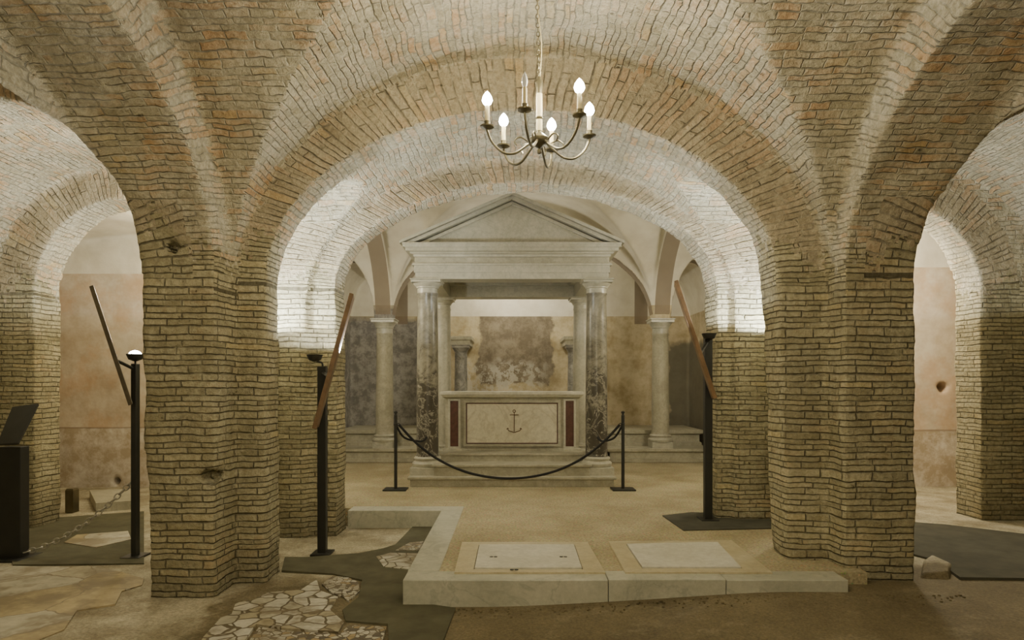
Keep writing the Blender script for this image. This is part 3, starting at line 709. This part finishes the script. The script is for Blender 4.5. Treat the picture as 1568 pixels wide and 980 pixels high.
for i in range(15):
    t=i/14; p=a.lerp(b,t); p.z-=0.20*4*t*(1-t)*0.45; p.z=max(p.z,0.03); pts.append(p)
chain('barrier_chain',pts,0.020,0.006)
x_,y_=gp(112,800,0); G().mold(x_-0.04,x_+0.05,y_-0.05,y_+0.05,[(0,0),(0,0.25),(-0.01,0.27)]).obj('small_bollard',M_iron)
slab('stone_ledge',[gp(150,800,0),gp(218,795,0),gp(218,775,0),gp(140,778,0)],-0.02,0.10,M_marb_old)
# ------------------------------------------------------------ chandelier
ch=empty('chandelier'); cx,cy,cz=0.140,3.29,2.70
G().lathe(cx,cy,[(0.0,cz-0.07),(0.010,cz-0.065),(0.012,cz-0.05),(0.006,cz-0.04),(0.02,cz-0.03),(0.045,cz-0.01),(0.05,cz+0.01),(0.03,cz+0.03),(0.014,cz+0.04),(0.012,cz+0.10),(0.02,cz+0.115),(0.012,cz+0.13),(0.014,cz+0.25),(0.02,cz+0.30),(0.01,cz+0.32),(0.004,cz+0.34)],24).obj('stem',M_iron,ch,smooth=True)
G().lathe(cx,cy,[(0.016,cz+0.05),(0.016,cz+0.24)],20).obj('stem_sleeve',M_candle,ch,smooth=True)
chain('suspension_chain',[(cx,cy,cz+0.34),(cx-0.01,cy,cz+0.7),(cx,cy,3.80)],0.009,0.0022,M_iron,ch)
G().tube([(cx+0.004,cy,cz+0.33),(cx+0.012,cy,cz+0.5),(cx-0.008,cy,cz+0.7),(cx+0.01,cy,cz+0.9),(cx,cy,3.8)],0.003,6,5).obj('cable',M_candle,ch)
G().lathe(cx,cy,[(0.05,3.80),(0.045,3.77),(0.015,3.755),(0.006,3.75)],20).obj('ceiling_rose',M_iron,ch,smooth=True)
R=0.272
for k in range(6):
    an=math.radians(13+60*k); dx,dy=math.cos(an),math.sin(an)
    def pt(r_,z_): return (cx+dx*r_,cy+dy*r_,cz+z_)
    G().tube([pt(0.03,0.0),pt(0.07,-0.035),pt(0.13,-0.075),pt(0.19,-0.075),pt(0.245,-0.03),pt(R,0.03),pt(R,0.045)],0.0065,8,5).obj(f'arm_{k+1}',M_iron,ch,smooth=True)
    G().tube([pt(0.06,-0.01),pt(0.10,0.01),pt(0.13,-0.01),pt(0.12,-0.035)],0.004,6,4).obj(f'scroll_{k+1}',M_iron,ch,smooth=True)
    ax,ay_=cx+dx*R,cy+dy*R; z=cz+0.045
    G().lathe(ax,ay_,[(0.006,z-0.012),(0.014,z-0.008),(0.034,z),(0.036,z+0.006),(0.016,z+0.008),(0.014,z+0.022),(0.016,z+0.03)],20).obj(f'drip_pan_{k+1}',M_iron,ch,smooth=True)
    G().lathe(ax,ay_,[(0.0115,z+0.02),(0.0115,z+0.105),(0.008,z+0.11)],16).obj(f'candle_{k+1}',M_candle,ch,smooth=True)
    lit=(k!=4)
    rr=1.6 if lit else 0.9
    G().lathe(ax,ay_,[(0.007,z+0.108),(0.013*rr,z+0.120),(0.017*rr,z+0.135),(0.014*rr,z+0.155),(0.007*rr,z+0.172),(0.001,z+0.182)],16).obj(f'flame_bulb_{k+1}',M_bulb if lit else M_bulb0,ch,smooth=True)
    if lit:
        l=bpy.data.lights.new(f'bulb_light_{k+1}','POINT'); l.energy=14; l.color=(1.0,0.89,0.67); l.shadow_soft_size=0.03
        o=bpy.data.objects.new(f'bulb_light_{k+1}',l); o.location=(ax,ay_,z+0.225); link(o,ch)
# ------------------------------------------------------------ lights
def pl(name,loc,e,c=(1,0.86,0.62),r=0.15):
    l=bpy.data.lights.new(name,'POINT'); l.energy=e; l.color=c; l.shadow_soft_size=r
    o=bpy.data.objects.new(name,l); o.location=loc; link(o); return o
def up(name,loc,e,c=(0.92,0.96,1.0),ang=172,bl=0.03,rot=(math.pi,0,0)):
    l=bpy.data.lights.new(name,'SPOT'); l.energy=e; l.color=c; l.spot_size=math.radians(ang); l.spot_blend=bl; l.shadow_soft_size=0.04
    o=bpy.data.objects.new(name,l); o.location=loc; o.rotation_euler=rot; link(o); return o
up('uplight_left',(-1.45,y2-0.02,1.735),85)
up('uplight_right',(1.62,y3-0.40,1.965),85)
up('uplight_aisle',(-3.15,y1-0.02,1.78),55,(1,0.95,0.85))
W=(1,0.89,0.66); WN=(1,0.93,0.78)
up('niche_fill_left',(-2.4,5.58,1.90),180,(0.90,0.96,1.0),170)  # added spot, hidden in the side opening, brightens the second bay's vault
up('niche_fill_right',(2.55,5.58,1.90),180,(0.90,0.96,1.0),170)  # added counterpart on the right, also out of sight
pl('rear_fill',(0.1,-0.9,2.3),165,W,0.3)  # added fill behind the camera, no fixture there
pl('aisle_fill_left',(-3.6,0.8,2.5),65,W,0.3)  # unseen fill added in the left aisle's front bay
pl('aisle_fill_right',(4.0,0.6,2.5),25,W,0.3)  # weaker added fill for the right aisle
pl('aisle_bay_fill_left',(-3.05,5.75,2.9),32,W,0.1)  # added fill hidden by the left pier, brightens the aisle bay
pl('aisle_bay_fill_right',(3.3,5.9,2.7),10,W,0.1)  # added fill for the right aisle bay, unseen
pl('aisle_end_fill_left',(-4.1,7.9,2.8),65,W,0.15)  # added behind the pier to brighten the end wall plaster
pl('aisle_end_fill_right',(4.1,7.6,2.8),130,WN,0.15)  # added fill for the right end wall, hidden by its pier
pl('sanctuary_fill_left',(-2.6,7.5,2.9),78,WN,0.15)  # fill added behind masonry to brighten the sanctuary vault
pl('sanctuary_fill_right',(2.95,7.5,2.9),78,WN,0.15)  # matching hidden fill added on the right
pl('sanctuary_fill_rear',(0,11.3,3.45),62,WN,0.1)  # fill added out of sight behind the ciborium, lifts the back bay
w=bpy.data.worlds.new('world'); bpy.context.scene.world=w; w.use_nodes=True
w.node_tree.nodes['Background'].inputs[0].default_value=(1,0.9,0.7,1); w.node_tree.nodes['Background'].inputs[1].default_value=0.3
c=bpy.data.cameras.new('camera'); c.lens=22.5; c.sensor_width=36; c.sensor_fit='HORIZONTAL'; c.shift_y=0.0625; c.clip_start=0.05
o=bpy.data.objects.new('camera',c); o.location=(0,0,CAMH); o.rotation_euler=(math.pi/2,0,0); link(o)
bpy.context.scene.camera=o
